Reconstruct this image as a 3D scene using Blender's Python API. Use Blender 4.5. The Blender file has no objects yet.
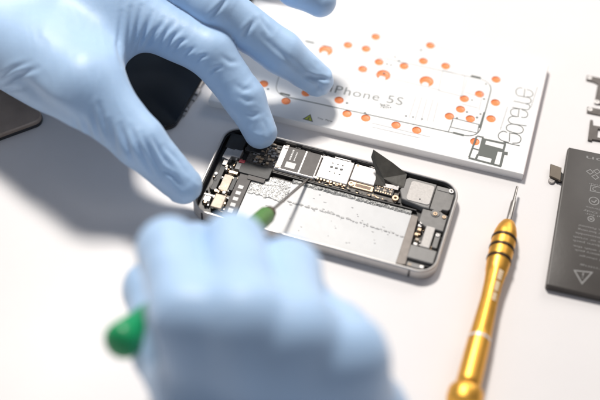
import bpy, bmesh, math, random
import numpy as np
from mathutils import Vector, Matrix
S = 0.001                      # all layout numbers are millimetres
sc = bpy.context.scene
col = sc.collection
random.seed(7)
R = math.radians

# ------------------------------------------------------------------ camera geometry (solved from the phone's known size)
FPX = 600 * 75 / 36
PITCH, ROLL, DIST = 0.9096669, 0.0492574, 622.70184
Fv = np.array([0, math.cos(PITCH), -math.sin(PITCH)])
R0 = np.array([1.0, 0, 0]); U0 = np.cross(R0, Fv)
Rv = math.cos(ROLL) * R0 + math.sin(ROLL) * U0
Uv = -math.sin(ROLL) * R0 + math.cos(ROLL) * U0
CAM = -Fv * DIST


def P(x, y, z):
    """survey point of the photograph (600x400) lying at height z mm -> world mm"""
    d = Fv + Rv * (x - 300) / FPX - Uv * (y - 200) / FPX
    t = (z - CAM[2]) / d[2]
    return CAM + t * d


# ------------------------------------------------------------------ materials
def mat(name, color, rough=0.5, metal=0.0, var=0.0, vscale=60, bump=0.0, bscale=800, spec=0.5, coat=0.0, sss=0.0, aniso=None, rvar=0.0):
    m = bpy.data.materials.new(name); m.use_nodes = True
    nt = m.node_tree; b = nt.nodes['Principled BSDF']
    c = tuple(color) + (1,)
    b.inputs['Base Color'].default_value = c
    b.inputs['Roughness'].default_value = rough
    b.inputs['Metallic'].default_value = metal
    b.inputs['Specular IOR Level'].default_value = spec
    b.inputs['Coat Weight'].default_value = coat
    b.inputs['Coat Roughness'].default_value = 0.08
    if sss:
        b.inputs['Subsurface Weight'].default_value = sss
        b.inputs['Subsurface Radius'].default_value = (0.5, 0.8, 1.0)
        b.inputs['Subsurface Scale'].default_value = 0.003
    tc = nt.nodes.new('ShaderNodeTexCoord')
    src = tc.outputs['Object']
    if aniso:
        mp = nt.nodes.new('ShaderNodeMapping'); mp.inputs['Scale'].default_value = aniso
        nt.links.new(src, mp.inputs['Vector']); src = mp.outputs['Vector']
    if var or rvar:
        n = nt.nodes.new('ShaderNodeTexNoise'); n.inputs['Scale'].default_value = vscale
        n.inputs['Detail'].default_value = 6; n.inputs['Roughness'].default_value = 0.6
        nt.links.new(src, n.inputs['Vector'])
        if var:
            r = nt.nodes.new('ShaderNodeValToRGB')
            r.color_ramp.elements[0].position = 0.3; r.color_ramp.elements[1].position = 0.7
            r.color_ramp.elements[0].color = tuple(max(0, x * (1 - var)) for x in color) + (1,)
            r.color_ramp.elements[1].color = tuple(min(1, x * (1 + var)) for x in color) + (1,)
            nt.links.new(n.outputs['Fac'], r.inputs['Fac']); nt.links.new(r.outputs['Color'], b.inputs['Base Color'])
        if rvar:
            mr = nt.nodes.new('ShaderNodeMapRange')
            mr.inputs['To Min'].default_value = max(0.02, rough - rvar); mr.inputs['To Max'].default_value = min(1, rough + rvar)
            nt.links.new(n.outputs['Fac'], mr.inputs['Value']); nt.links.new(mr.outputs['Result'], b.inputs['Roughness'])
    if bump:
        n2 = nt.nodes.new('ShaderNodeTexNoise'); n2.inputs['Scale'].default_value = bscale
        n2.inputs['Detail'].default_value = 5
        nt.links.new(src, n2.inputs['Vector'])
        bp = nt.nodes.new('ShaderNodeBump'); bp.inputs['Strength'].default_value = bump; bp.inputs['Distance'].default_value = 0.0004
        nt.links.new(n2.outputs['Fac'], bp.inputs['Height']); nt.links.new(bp.outputs['Normal'], b.inputs['Normal'])
    return m


M = dict(
    table=mat('table_laminate', (0.78, 0.755, 0.75), 0.42, var=0.015, vscale=25, bump=0.10, bscale=2500, spec=0.35),
    glove=mat('nitrile_glove', (0.425, 0.61, 0.86), 0.48, var=0.04, vscale=60, bump=0.16, bscale=500, spec=0.55, sss=0.1, rvar=0.05),
    board=mat('board_white', (0.88, 0.87, 0.86), 0.3, var=0.01, bump=0.03, spec=0.4),
    boardshade=mat('board_side_shade', (0.60, 0.47, 0.46), 0.6, var=0.08, vscale=200),  # mauve shade of the unlit right side, painted into its colour
    orange=mat('well_orange', (0.90, 0.24, 0.06), 0.45, var=0.12, vscale=500),
    ink=mat('print_grey', (0.10, 0.11, 0.10), 0.5),
    inkmid=mat('print_mid_grey', (0.19, 0.20, 0.19), 0.5),
    inklight=mat('print_light_grey', (0.42, 0.42, 0.42), 0.5),
    yellow=mat('print_yellow', (0.50, 0.56, 0.06), 0.5),
    frame=mat('anodised_aluminium', (0.60, 0.57, 0.545), 0.36, metal=0.35, var=0.06, vscale=300, bump=0.05, bscale=4000, rvar=0.08),
    slate=mat('black_gasket', (0.018, 0.018, 0.02), 0.28, spec=0.6),
    cavity=mat('dark_chassis', (0.05, 0.047, 0.045), 0.45, metal=0.3, var=0.5, vscale=300),
    steel=mat('stamped_steel', (0.84, 0.80, 0.77), 0.34, metal=0.3, var=0.06, vscale=250, bump=0.12, bscale=900, rvar=0.1),
    steel2=mat('dull_steel', (0.46, 0.43, 0.41), 0.36, metal=0.5, var=0.15, vscale=400, bump=0.1, bscale=1200, rvar=0.1),
    gold=mat('gold_contact', (0.72, 0.53, 0.36), 0.32, metal=0.6, var=0.2, vscale=700),
    copper=mat('flex_brown', (0.22, 0.13, 0.08), 0.45, var=0.4, vscale=500),
    pcb=mat('circuit_board', (0.10, 0.085, 0.07), 0.45, var=0.7, vscale=900),
    label=mat('graphite_tape', (0.15, 0.138, 0.13), 0.6, spec=0.3, var=0.1, vscale=300),
    plastic=mat('grey_plastic', (0.20, 0.19, 0.18), 0.42, var=0.12, vscale=300, bump=0.1, bscale=2500),
    plastic2=mat('light_grey_plastic', (0.24, 0.23, 0.22), 0.45, var=0.08, vscale=350, bump=0.12, bscale=2500),
    pad=mat('speaker_mesh', (0.50, 0.47, 0.445), 0.45, metal=0.1, var=0.12, vscale=900, bump=0.3, bscale=3500),
    black=mat('black_tape', (0.022, 0.021, 0.02), 0.5, var=0.3, vscale=200, bump=0.1),
    flap=mat('black_flex', (0.075, 0.07, 0.06), 0.45, var=0.25, vscale=150, bump=0.25, bscale=500),
    red=mat('red_sticker', (0.45, 0.03, 0.05), 0.4),
    beige=mat('beige_plastic', (0.40, 0.33, 0.26), 0.45, var=0.2, vscale=400, metal=0.2),
    white=mat('white_print', (0.72, 0.70, 0.68), 0.5, var=0.1, vscale=600),
    bay=mat('pale_backplate', (0.62, 0.62, 0.62), 0.38, var=0.03, vscale=120, bump=0.12, bscale=200),
    residue=mat('glue_residue', (0.44, 0.435, 0.43), 0.5, var=0.4, vscale=900),
    glass=mat('black_glass', (0.006, 0.006, 0.008), 0.07, spec=0.5, rvar=0.03, vscale=30),
    bronze=mat('bronze_cover', (0.40, 0.31, 0.25), 0.42, metal=0.3, var=0.15, vscale=60),
    battery=mat('battery_wrap', (0.058, 0.051, 0.046), 0.42, var=0.1, vscale=90, bump=0.08, bscale=600, spec=0.4),
    batprint=mat('battery_print', (0.24, 0.235, 0.23), 0.5),
    goldan=mat('gold_anodised', (0.90, 0.47, 0.085), 0.42, metal=1.0, var=0.04, vscale=200, rvar=0.06),
    ring=mat('dark_groove', (0.055, 0.03, 0.012), 0.35, metal=0.4),
    shaft=mat('tool_steel', (0.42, 0.39, 0.36), 0.3, metal=0.95, var=0.1, vscale=400),
    green=mat('green_grip', (0.012, 0.34, 0.12), 0.35, var=0.1, vscale=100, spec=0.5),
    olive=mat('olive_collar', (0.10, 0.24, 0.06), 0.4, var=0.1),
    ferrule=mat('brown_ferrule', (0.11, 0.075, 0.05), 0.4, metal=0.5),
)

# crinkled silver adhesive: a proper two-tone pattern
def crinkle_mat(lo=.16, hi=.72, e0=.42, e1=.56):
    m = bpy.data.materials.new('crinkled_foil'); m.use_nodes = True
    nt = m.node_tree; b = nt.nodes['Principled BSDF']
    tc = nt.nodes.new('ShaderNodeTexCoord')
    v = nt.nodes.new('ShaderNodeTexVoronoi'); v.feature = 'DISTANCE_TO_EDGE'; v.inputs['Scale'].default_value = 750
    n = nt.nodes.new('ShaderNodeTexNoise'); n.inputs['Scale'].default_value = 700; n.inputs['Detail'].default_value = 4; n.inputs['Distortion'].default_value = 2.5
    nt.links.new(tc.outputs['Object'], n.inputs['Vector']); nt.links.new(n.outputs['Color'], v.inputs['Vector'])
    v.inputs['Scale'].default_value = 9
    r = nt.nodes.new('ShaderNodeValToRGB')
    r.color_ramp.elements[0].position = e0; r.color_ramp.elements[0].color = (lo, lo, lo, 1)
    r.color_ramp.elements[1].position = e1; r.color_ramp.elements[1].color = (hi, hi, hi * .97, 1)
    nt.links.new(n.outputs['Fac'], r.inputs['Fac']); nt.links.new(r.outputs['Color'], b.inputs['Base Color'])
    b.inputs['Roughness'].default_value = 0.35; b.inputs['Metallic'].default_value = 0.3
    bp = nt.nodes.new('ShaderNodeBump'); bp.inputs['Strength'].default_value = 0.6; bp.inputs['Distance'].default_value = 0.0004
    nt.links.new(n.outputs['Fac'], bp.inputs['Height']); nt.links.new(bp.outputs['Normal'], b.inputs['Normal'])
    return m
_g = M['glove'].node_tree.nodes['Principled BSDF']; _g.inputs['Sheen Weight'].default_value = 0.25; _g.inputs['Sheen Roughness'].default_value = 0.45
M['crinkle'] = crinkle_mat()
M['crinkle2'] = crinkle_mat(.10, .5, .40, .62)


# ------------------------------------------------------------------ object helpers
def tag(o, label=None, cat=None, group=None, kind=None):
    if label: o['label'] = label
    if cat: o['category'] = cat
    if group: o['group'] = group
    if kind: o['kind'] = kind
    return o


def thing(name, label, cat, loc=(0, 0, 0), rz=0, group=None):
    o = bpy.data.objects.new(name, None); col.objects.link(o)
    o.location = Vector(loc) * S; o.rotation_euler = (0, 0, rz); o.empty_display_size = 0.01
    return tag(o, label, cat, group)


class MB:
    """collects shapes in millimetres"""
    def __init__(s): s.v = []; s.f = []
    def add(s, vs, fs):
        n = len(s.v); s.v += [tuple(map(float, v)) for v in vs]; s.f += [tuple(i + n for i in f) for f in fs]; return s
    def prism(s, pts, z0, z1, ch=0.0):
        """polygon (ccw) extruded, top edge chamfered by ch"""
        n = len(pts)
        a = sum(pts[i][0] * pts[(i + 1) % n][1] - pts[(i + 1) % n][0] * pts[i][1] for i in range(n))
        if a < 0: pts = pts[::-1]
        vs = [(x, y, z0) for x, y in pts]
        fs = [tuple(range(n))[::-1]]
        lev = [pts]; zs = [z0]
        if ch > 0:
            lev += [pts, inset(pts, ch)]; zs += [z1 - ch, z1]
        else:
            lev += [pts]; zs += [z1]
        for k in range(1, len(lev)):
            vs += [(x, y, zs[k]) for x, y in lev[k]]
            b, t = (k - 1) * n, k * n
            for i in range(n):
                j = (i + 1) % n; fs.append((b + i, b + j, t + j, t + i))
        fs.append(tuple(range((len(lev) - 1) * n, len(lev) * n)))
        return s.add(vs, fs)
    def box(s, x0, y0, x1, y1, z0, z1, ch=0.15, r=0.0):
        ch = min(ch, 0.3 * abs(x1 - x0), 0.3 * abs(y1 - y0), 0.45 * (z1 - z0))
        return s.prism(rrect(x0, y0, x1, y1, r) if r else [(x0, y0), (x1, y0), (x1, y1), (x0, y1)], z0, z1, ch)
    def cyl(s, x, y, r, z0, z1, n=20, ch=0.1):
        return s.prism([(x + r * math.cos(2 * math.pi * i / n), y + r * math.sin(2 * math.pi * i / n)) for i in range(n)], z0, z1, min(ch, r * .3))
    def ringz(s, x, y, r0, r1, z0, z1, n=20):
        vs = []; fs = []
        for k, (r, z) in enumerate(((r0, z0), (r1, z0), (r1, z1), (r0, z1))):
            vs += [(x + r * math.cos(2 * math.pi * i / n), y + r * math.sin(2 * math.pi * i / n), z) for i in range(n)]
        for k in range(4):
            kk = (k + 1) % 4
            for i in range(n):
                j = (i + 1) % n; fs.append((k * n + i, k * n + j, kk * n + j, kk * n + i))
        return s.add(vs, fs)
    def ribbon(s, pts, w, z, closed=False, h=0.04):
        """flat printed line"""
        pts = [np.array(p[:2], float) for p in pts]; n = len(pts); L = []; Rr = []
        for i in range(n):
            a = pts[i - 1] if (i > 0 or closed) else pts[i]; b = pts[(i + 1) % n] if (i < n - 1 or closed) else pts[i]
            t1 = pts[i] - a; t2 = b - pts[i]
            t1 = t1 / (np.linalg.norm(t1) or 1); t2 = t2 / (np.linalg.norm(t2) or 1)
            t = t1 + t2; t = t / (np.linalg.norm(t) or 1); nn = np.array([-t[1], t[0]])
            c = max(0.5, abs(np.dot(nn, np.array([-(t2 if i < n - 1 or closed else t1)[1], (t2 if i < n - 1 or closed else t1)[0]]))))
            L.append(pts[i] + nn * w / 2 / c); Rr.append(pts[i] - nn * w / 2 / c)
        vs = [(p[0], p[1], z) for p in L] + [(p[0], p[1], z) for p in Rr]
        fs = [(i + n, (i + 1) % n + n, (i + 1) % n, i) for i in range(n if closed else n - 1)]
        return s.add(vs, fs)
    def build(s, name, m, parent=None, smooth=False, mats=None):
        me = bpy.data.meshes.new(name)
        me.from_pydata([(x * S, y * S, z * S) for x, y, z in s.v], [], s.f)
        bm = bmesh.new(); bm.from_mesh(me); bmesh.ops.recalc_face_normals(bm, faces=bm.faces) if not getattr(s, 'flat', False) else None
        bm.to_mesh(me); bm.free()
        o = bpy.data.objects.new(name, me); col.objects.link(o)
        me.materials.append(m)
        if parent: o.parent = parent
        if smooth:
            for p_ in me.polygons: p_.use_smooth = True
        return o


def rrect(x0, y0, x1, y1, r, n=6):
    o = []
    for cx, cy, a0 in ((x1 - r, y0 + r, -90), (x1 - r, y1 - r, 0), (x0 + r, y1 - r, 90), (x0 + r, y0 + r, 180)):
        for i in range(n + 1):
            a = R(a0 + 90 * i / n); o.append((cx + r * math.cos(a), cy + r * math.sin(a)))
    return o


def inset(pts, d):
    n = len(pts); out = []
    for i in range(n):
        a, b, c = (np.array(pts[j]) for j in ((i - 1) % n, i, (i + 1) % n))
        t1 = b - a; t2 = c - b
        t1 = t1 / (np.linalg.norm(t1) or 1); t2 = t2 / (np.linalg.norm(t2) or 1)
        n1 = np.array([-t1[1], t1[0]]); n2 = np.array([-t2[1], t2[0]])
        nn = n1 + n2; q = np.dot(nn, n1) or 1
        out.append(tuple(b + nn * d / max(q, 0.4)))
    return out


def smooth_by_angle(o, ang=35):
    me = o.data
    for p_ in me.polygons: p_.use_smooth = True
    bm = bmesh.new(); bm.from_mesh(me)
    for e in bm.edges:
        if len(e.link_faces) == 2 and e.calc_face_angle(0) > R(ang): e.smooth = False
    bm.to_mesh(me); bm.free()


def lathe(name, prof, m, parent=None, n=40, hexa=None):
    """profile (t, r) in mm turned about the local X axis"""
    mb = MB(); vs = []; fs = []
    for t, r in prof:
        for i in range(n):
            a = 2 * math.pi * i / n
            rr = r
            if hexa and hexa[0] < t < hexa[1]: rr = r * (1 - 0.06 * (0.5 + 0.5 * math.cos(6 * a)))
            vs.append((t, rr * math.cos(a), rr * math.sin(a)))
    k = len(prof)
    for j in range(k - 1):
        for i in range(n):
            ii = (i + 1) % n; fs.append((j * n + i, j * n + ii, (j + 1) * n + ii, (j + 1) * n + i))
    fs.append(tuple(range(n))); fs.append(tuple(range((k - 1) * n, k * n))[::-1])
    mb.add(vs, fs)
    o = mb.build(name, m, parent); smooth_by_angle(o, 40); return o


def text_mesh(txt, size, name, m, parent, loc, rot=0, sx=1.0, off=0.0, align='LEFT', spacing=1.0):
    """lettering as flat mesh, size = cap height in mm"""
    cu = bpy.data.curves.new('t', 'FONT'); cu.body = txt; cu.size = size * S / 0.70; cu.align_x = align
    cu.offset = off * S; cu.space_character = spacing; cu.resolution_u = 4; cu.extrude = 0.00001
    ob = bpy.data.objects.new('t', cu); col.objects.link(ob)
    dg = bpy.context.evaluated_depsgraph_get(); dg.update()
    me = bpy.data.meshes.new_from_object(ob.evaluated_get(dg))
    bpy.data.objects.remove(ob)
    Mx = Matrix.Translation(Vector(loc) * S) @ Matrix.Rotation(rot, 4, 'Z') @ Matrix.Diagonal((sx, 1, 1, 1))
    me.transform(Mx); me.name = name
    me.materials.clear(); me.materials.append(m)
    o = bpy.data.objects.new(name, me); col.objects.link(o); o.parent = parent
    return o


# ------------------------------------------------------------------ setting
t = MB(); t.add([(-1500, -1100, 0), (1500, -1100, 0), (1500, 1500, 0), (-1500, 1500, 0)], [(0, 1, 2, 3)])
o = t.build('table_top', M['table']); tag(o, 'smooth white table top under the phone and tools', None, None, 'structure')

# ------------------------------------------------------------------ opened phone
PX0, PY0, PTH = -54.555, -13.987, -0.26796
LEN, WID = 123.8, 58.6
phone = thing('opened_phone', 'opened phone with its screen off and bare circuitry, steadied by the gloved fingertips', 'phone', (PX0, PY0, 0), PTH)


def ploc(x, y, z):
    w = P(x, y, z); dx, dy = w[0] - PX0, w[1] - PY0; c, s_ = math.cos(PTH), math.sin(PTH)
    return (dx * c + dy * s_, -dx * s_ + dy * c, z)


def ring_sweep(prof, name, m, parent, closed=True, rr=9.5, n=12):
    """sweep (inset, z) profile round the phone outline"""
    mb = MB(); vs = []; k = len(prof)
    loops = [[(x, y, z) for x, y in rrect(d, d, LEN - d, WID - d, max(rr - d, 1.0), n)] for d, z in prof]
    N = len(loops[0])
    for l in loops: vs += l
    fs = []
    for j in range(k if closed else k - 1):
        jj = (j + 1) % k
        for i in range(N):
            ii = (i + 1) % N; fs.append((j * N + i, j * N + ii, jj * N + ii, jj * N + i))
    mb.add(vs, fs); o = mb.build(name, m, parent); smooth_by_angle(o, 28); return o


fr = ring_sweep([(0.5, 0.2), (0.0, 0.7), (0, 5.9), (0.12, 6.3), (0.55, 6.75), (1.0, 6.8), (1.25, 6.55), (1.3, 1.2), (1.3, 0.2)], 'frame', M['frame'], phone)
ring_sweep([(1.32, 6.0), (1.5, 6.0), (1.62, 5.2), (1.9, 5.1), (2.0, 4.2), (2.05, 1.3), (1.32, 1.3)], 'screen_gasket', M['slate'], phone)
MB().prism(rrect(1.31, 1.31, LEN - 1.31, WID - 1.31, 8.2, 10), 0.2, 1.4, 0).build('chassis', M['cavity'], phone)
for x in (7.4, 111.8):                                     # plastic antenna breaks in both long sides
    for y0, y1 in ((-0.04, 0.9), (WID - 0.9, WID + 0.04)):
        MB().box(x - 0.45, y0, x + 0.45, y1, 0.75, 6.1, 0.02).build('antenna_break', M['slate'], phone)
MB().box(14.5, -0.06, 19.0, 0.5, 2.3, 3.9, 0.05, 0).build('side_slot', M['slate'], phone)
for x in (22.5, 33.0):
    MB().cyl(x, 0, 2.1, 0, 0.4, 24).v
# side buttons
for x in (22.0, 34.0):
    mb = MB(); n = 24
    for k, (yy, r) in enumerate(((0.3, 2.2), (-0.45, 2.2), (-0.6, 1.9))):
        mb.v += [(x + r * math.cos(2 * math.pi * i / n), yy, 3.5 + r * math.sin(2 * math.pi * i / n)) for i in range(n)]
    for k in range(2):
        for i in range(n): mb.f.append((k * n + i, k * n + (i + 1) % n, (k + 1) * n + (i + 1) % n, (k + 1) * n + i))
    mb.f.append(tuple(range(2 * n, 3 * n)))
    smooth_by_angle(mb.build('volume_button', M['frame'], phone), 35)


def pbox(name, m, x0, y0, x1, y1, z0, z1, ch=0.15, r=0.0):
    return MB().box(x0, y0, x1, y1, z0, z1, ch, r).build(name, M[m], phone)


def screw(x, y, z, r=1.1, m='steel', ring=True):
    o = MB().cyl(x, y, r, z, z + 0.45, 20, 0.12).build('screw', M[m], phone)
    a = random.uniform(0, 1.5); mb = MB()
    for k in range(2):
        c, s_ = math.cos(a + k * math.pi / 2), math.sin(a + k * math.pi / 2); l, w = r * 0.62, r * 0.13
        zz = z + 0.455 + 0.004 * k
        mb.add([(x + c * l - s_ * w, y + s_ * l + c * w, zz), (x - c * l - s_ * w, y - s_ * l + c * w, zz), (x - c * l + s_ * w, y - s_ * l - c * w, zz), (x + c * l + s_ * w, y + s_ * l - c * w, zz)], [(0, 1, 2, 3)])
    mb.build('screw_slot', M['slate'], o)
    return o


# battery bay
bay = MB(); nx, ny = 60, 24
bx0, bx1, by0, by1 = 22.9, 104.3, 3.2, 34.6
vs = []
for j in range(ny + 1):
    for i in range(nx + 1):
        x = bx0 + (bx1 - bx0) * i / nx; y = by0 + (by1 - by0) * j / ny
        z = 3.0 + 0.03 * math.sin(x * 0.13) * math.sin(y * 0.25 + 1) + random.uniform(-.006, .006)
        vs.append((x, y, z))
n_ = len(vs)
bay.add(vs, [(j * (nx + 1) + i, j * (nx + 1) + i + 1, (j + 1) * (nx + 1) + i + 1, (j + 1) * (nx + 1) + i) for j in range(ny) for i in range(nx)])
bay.build('battery_bay', M['bay'], phone, smooth=True)
mb = MB(); vs = []
for j in range(15):
    for i in range(25):
        x = 23.1 + 19.5 * i / 24; y = 21.8 + 12.6 * j / 14
        if i == 24: x += random.uniform(-1.6, 0.6)
        if j == 0: y += random.uniform(-0.7, 0.7)
        vs.append((x, y, 3.32 + random.uniform(-0.07, 0.12)))
mb.add(vs, [(j * 25 + i, j * 25 + i + 1, (j + 1) * 25 + i + 1, (j + 1) * 25 + i) for j in range(14) for i in range(24)])
mb.build('crinkled_foil', M['crinkle'], phone)
# torn glue line along the bay
mb = MB(); x = 29.0
while x < 102.5:
    l = random.uniform(0.9, 3.2); y = 22.9 - 2.3 * (max(0, x - 55) / 48) + random.uniform(-0.35, 0.35); k = 7
    pts = [(x + l / 2 + (l / 2) * math.cos(2 * math.pi * i / k) * random.uniform(.6, 1.2), y + random.uniform(0.25, 0.65) * math.sin(2 * math.pi * i / k)) for i in range(k)]
    if random.random() < 0.97: mb.prism(pts, 3.1, 3.26, 0.02)
    x += l + random.uniform(0.0, .7)
for k in range(80):
    x = random.uniform(30, 103); y = random.gauss(22.6 - 2.3 * (max(0, x - 55) / 48), .9) if k % 3 else random.uniform(6, 33)
    l = random.uniform(.1, .55); n_k = 6
    mb.prism([(x + l * math.cos(2 * math.pi * i / n_k) * random.uniform(.6, 2), y + l * .6 * math.sin(2 * math.pi * i / n_k) * random.uniform(.6, 1.4)) for i in range(n_k)], 3.0, 3.14 + .0004 * k, 0)
tag(mb.build('glue_residue', M['residue'], phone), kind='stuff')
# scuffed metal lip above the bay
mb = MB(); vs = []
N = 80
for i in range(N + 1):
    x = 42.5 + (104 - 42.5) * i / N
    for (y, z) in ((34.4, 3.25), (35.4, 3.7), (36.6, 3.6), (37.6, 2.6)):
        vs.append((x, y + random.uniform(-.25, .25), z - .2 + random.uniform(-.12, .12)))
mb.add(vs, [(4 * i + k, 4 * (i + 1) + k, 4 * (i + 1) + k + 1, 4 * i + k + 1) for i in range(N) for k in range(3)])
mb.build('adhesive_strip', M['crinkle2'], phone)
pbox('bay_wall', 'cavity', 22.0, 37.6, 106, 38.4, 1.41, 3.4)
# battery end strip (right) and ribbon (left)
o = MB().prism([(104.4, 34.2), (107.8, 34.0), (109.0, 4.2), (106.9, 3.6), (104.4, 3.6)], 1.41, 3.9, 0.15).build('bay_edge_strip', M['copper'], phone)
o.data.materials[0] = mat('brown_grey_strip', (0.27, 0.23, 0.20), 0.45, var=0.15, vscale=300)
o = pbox('ribbon_cable', 'label', 16.3, 3.4, 22.6, 33.0, 3.3, 3.9, 0.1)
for k in range(5):
    y = 6.6 + k * 3.9
    MB().box(18.1, y, 20.6, y + (2.1 if k else 2.6), 3.91, 3.97, 0.01).build('printed_mark', M['white'], o)
pbox('connector_cover', 'black', 14.8, 31.6, 31.0, 39.2, 3.5, 4.6, 0.25, 1.2)
pbox('flex_tail', 'label', 20.5, 29.0, 29.5, 36.0, 3.95, 4.3, 0.1, 0.6)

# logic board with its shields
pbox('logic_board', 'pcb', 16.0, 38.6, 95.2, 57.0 - 1.3, 1.8, 3.4, 0.1)
sh = pbox('shield_can', 'steel', 31.2, 39.6, 52.2, 55.6, 3.41, 4.9, 0.35, 0.5)
MB().box(34.2, 40.3, 43.5, 55.3, 4.91, 5.0, 0.02, 0.3).build('dark_label', M['label'], sh)
MB().box(44.2, 40.3, 51.6, 55.3, 4.91, 5.0, 0.02, 0.3).build('dark_label', M['label'], sh)
MB().box(36.1, 41.8, 41.2, 45.6, 5.01, 5.05, 0.01, 0.2).build('blank_patch', M['white'], sh)
for k, (xx, l, w_) in enumerate(((36.8, 6.0, 0.85), (39.2, 5.4, 0.55))):
    mb = MB(); yy = 47.0
    while yy < 47.0 + l:
        d = random.uniform(0.5, 1.0); mb.box(xx, yy, xx + w_, yy + d, 5.01, 5.04, 0.005); yy += d + 0.3
    mb.build('printed_line', M['white'], sh)
screw(32.6, 41.0, 4.9, 1.15, 'gold'); screw(33.0, 54.2, 4.9, 0.9, 'steel')
for y in (40.6, 54.6): screw(53.0, y, 4.6, 0.8, 'steel')

sim = pbox('sim_reader', 'steel', 52.9, 41.0, 69.0, 55.6, 3.41, 5.15, 0.3, 0.5)
mb = MB()
for r_, (y, hw, hh) in enumerate(((52.0, .42, .42), (49.3, .78, .72), (46.0, .42, .45))):
    for k in range(3):
        x = 58.6 + k * 2.6
        mb.box(x - hw, y - hh, x + hw, y + hh, 5.155, 5.18, 0.005, min(hw, hh) * .4)
mb.build('contact_holes', M['slate'], sim)
mb = MB()                                   # ragged spring lip on the near edge
for k in range(9):
    x = 53.6 + k * 1.7; mb.box(x, 39.9 + random.uniform(-.2, .2), x + random.uniform(.9, 1.5), 41.0, 3.6, 4.3 + random.uniform(0, .6), 0.1)
mb.build('spring_fingers', M['gold'], sim)
MB().box(58.5, 55.8, 67.0, 56.4, 3.5, 5.3, .1).build('tray_edge', M['steel'], sim)
pl = pbox('shield_plate', 'steel', 69.5, 45.0, 82.0, 55.6, 3.41, 4.95, 0.3, 0.4)
screw(71.0, 54.6, 4.7, 0.6, 'gold')
pbox('gold_bus', 'gold', 70.0, 41.2, 82.3, 44.6, 3.41, 4.2, 0.15, 0.3)
pbox('gold_bus_label', 'copper', 73.0, 42.0, 81.0, 43.9, 4.21, 4.3, 0.02, 0.2)
mb = MB(); mb.ringz(70.9, 42.8, 0.7, 1.45, 4.2, 4.7); smooth_by_angle(mb.build('screw_post', M['gold'], phone))
mb = MB(); mb.ringz(94.2, 41.0, 0.75, 1.6, 3.4, 4.9); smooth_by_angle(mb.build('screw_post', M['gold'], phone))
cn = pbox('board_connector', 'black', 82.6, 41.6, 92.6, 46.6, 3.41, 4.5, 0.15, 0.3)
mb = MB()
for k in range(7):
    x = 83.4 + k * 1.25; mb.box(x, 42.0, x + .7, 42.9, 4.51, 4.66, .03); mb.box(x, 45.2, x + .7, 46.0, 4.51, 4.66, .03)
mb.build('connector_pins', M['gold'], cn)
for x, y, s_ in ((84.6, 44.0, .8), (88.0, 43.9, .9), (91.0, 44.1, .8)):
    MB().box(x - s_, y - s_ * .7, x + s_, y + s_ * .7, 4.51, 4.75, .08).build('chip', M['beige'], cn)
# dark gap with clutter below the logic board row
mb = MB(); mg = MB()
for k in range(46):
    x = random.uniform(40, 96); y = random.uniform(38.5, 39.9); w = random.uniform(.5, 1.6); h = random.uniform(.3, .7)
    (mb if random.random() < .5 else mg).box(x, y, x + w, y + h, 2.6, random.uniform(3.5, 4.1), .06)
tag(mb.build('edge_solder', M['gold'], phone), kind='stuff'); tag(mg.build('edge_clips', M['cavity'], phone), kind='stuff')
mb = MB(); mg = MB()
for k in range(40):
    x = random.uniform(28, 94); y = random.uniform(55.6, 56.0); w = random.uniform(.8, 2.2)
    (mb if random.random() < .35 else mg).box(x, y, x + w, y + .4, 3.0, random.uniform(4.2, 5.1), .06)
tag(mb.build('upper_edge_solder', M['steel2'], phone), kind='stuff'); tag(mg.build('upper_edge_clips', M['cavity'], phone), kind='stuff')

# folded black flap standing up beside the speaker
T = .35
def sheet(name, quads, m, parent, th=T):
    mb = MB(); vv = [np.array(ploc(*q)) for q in quads[0]]
    idx = quads[1]
    nrm = np.zeros(3)
    for f in idx:
        a, b, c = vv[f[0]], vv[f[1]], vv[f[2]]; nrm = nrm + np.cross(b - a, c - a)
    nrm = nrm / np.linalg.norm(nrm) * th
    n = len(vv); vs = vv + [v - nrm for v in vv]; fs = [tuple(f) for f in idx] + [tuple(i + n for i in f)[::-1] for f in idx]
    from collections import Counter
    E = Counter()
    for f in idx:
        for i in range(len(f)): E[(f[i], f[(i + 1) % len(f)])] += 1
    for (a, b) in E:
        if (b, a) not in E: fs.append((b, a, a + n, b + n))
    mb.add(vs, fs); return mb.build(name, m, parent)
fp = [(373.5, 149.5, 15), (392.5, 162.5, 10.5), (407, 174, 6.2), (404, 187, 5.4), (399, 188, 5.2), (383, 178, 7.0), (376, 163.5, 11)]
flp = sheet('antenna_flap', (fp, [(6, 5, 0), (5, 1, 0), (5, 4, 3, 2), (5, 2, 1)]), M['flap'], phone)
fq = [(373.3, 149.7, 15), (376, 163.5, 10.8), (384, 179, 6.8), (386, 187, 5.0), (375, 184.5, 5.1), (376, 173, 7.4), (371, 157, 12.2)]
sheet('flap_fold', (fq, [(0, 6, 1), (6, 5, 1), (5, 2, 1), (5, 4, 3, 2)]), M['flap'], flp)
sheet('flap_tongue', ([(384, 183.4, 5.5), (399, 186, 5.6), (398, 190, 5.0), (383.5, 186.8, 5.0)], [(0, 3, 2, 1)]), M['steel'], flp)

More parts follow.
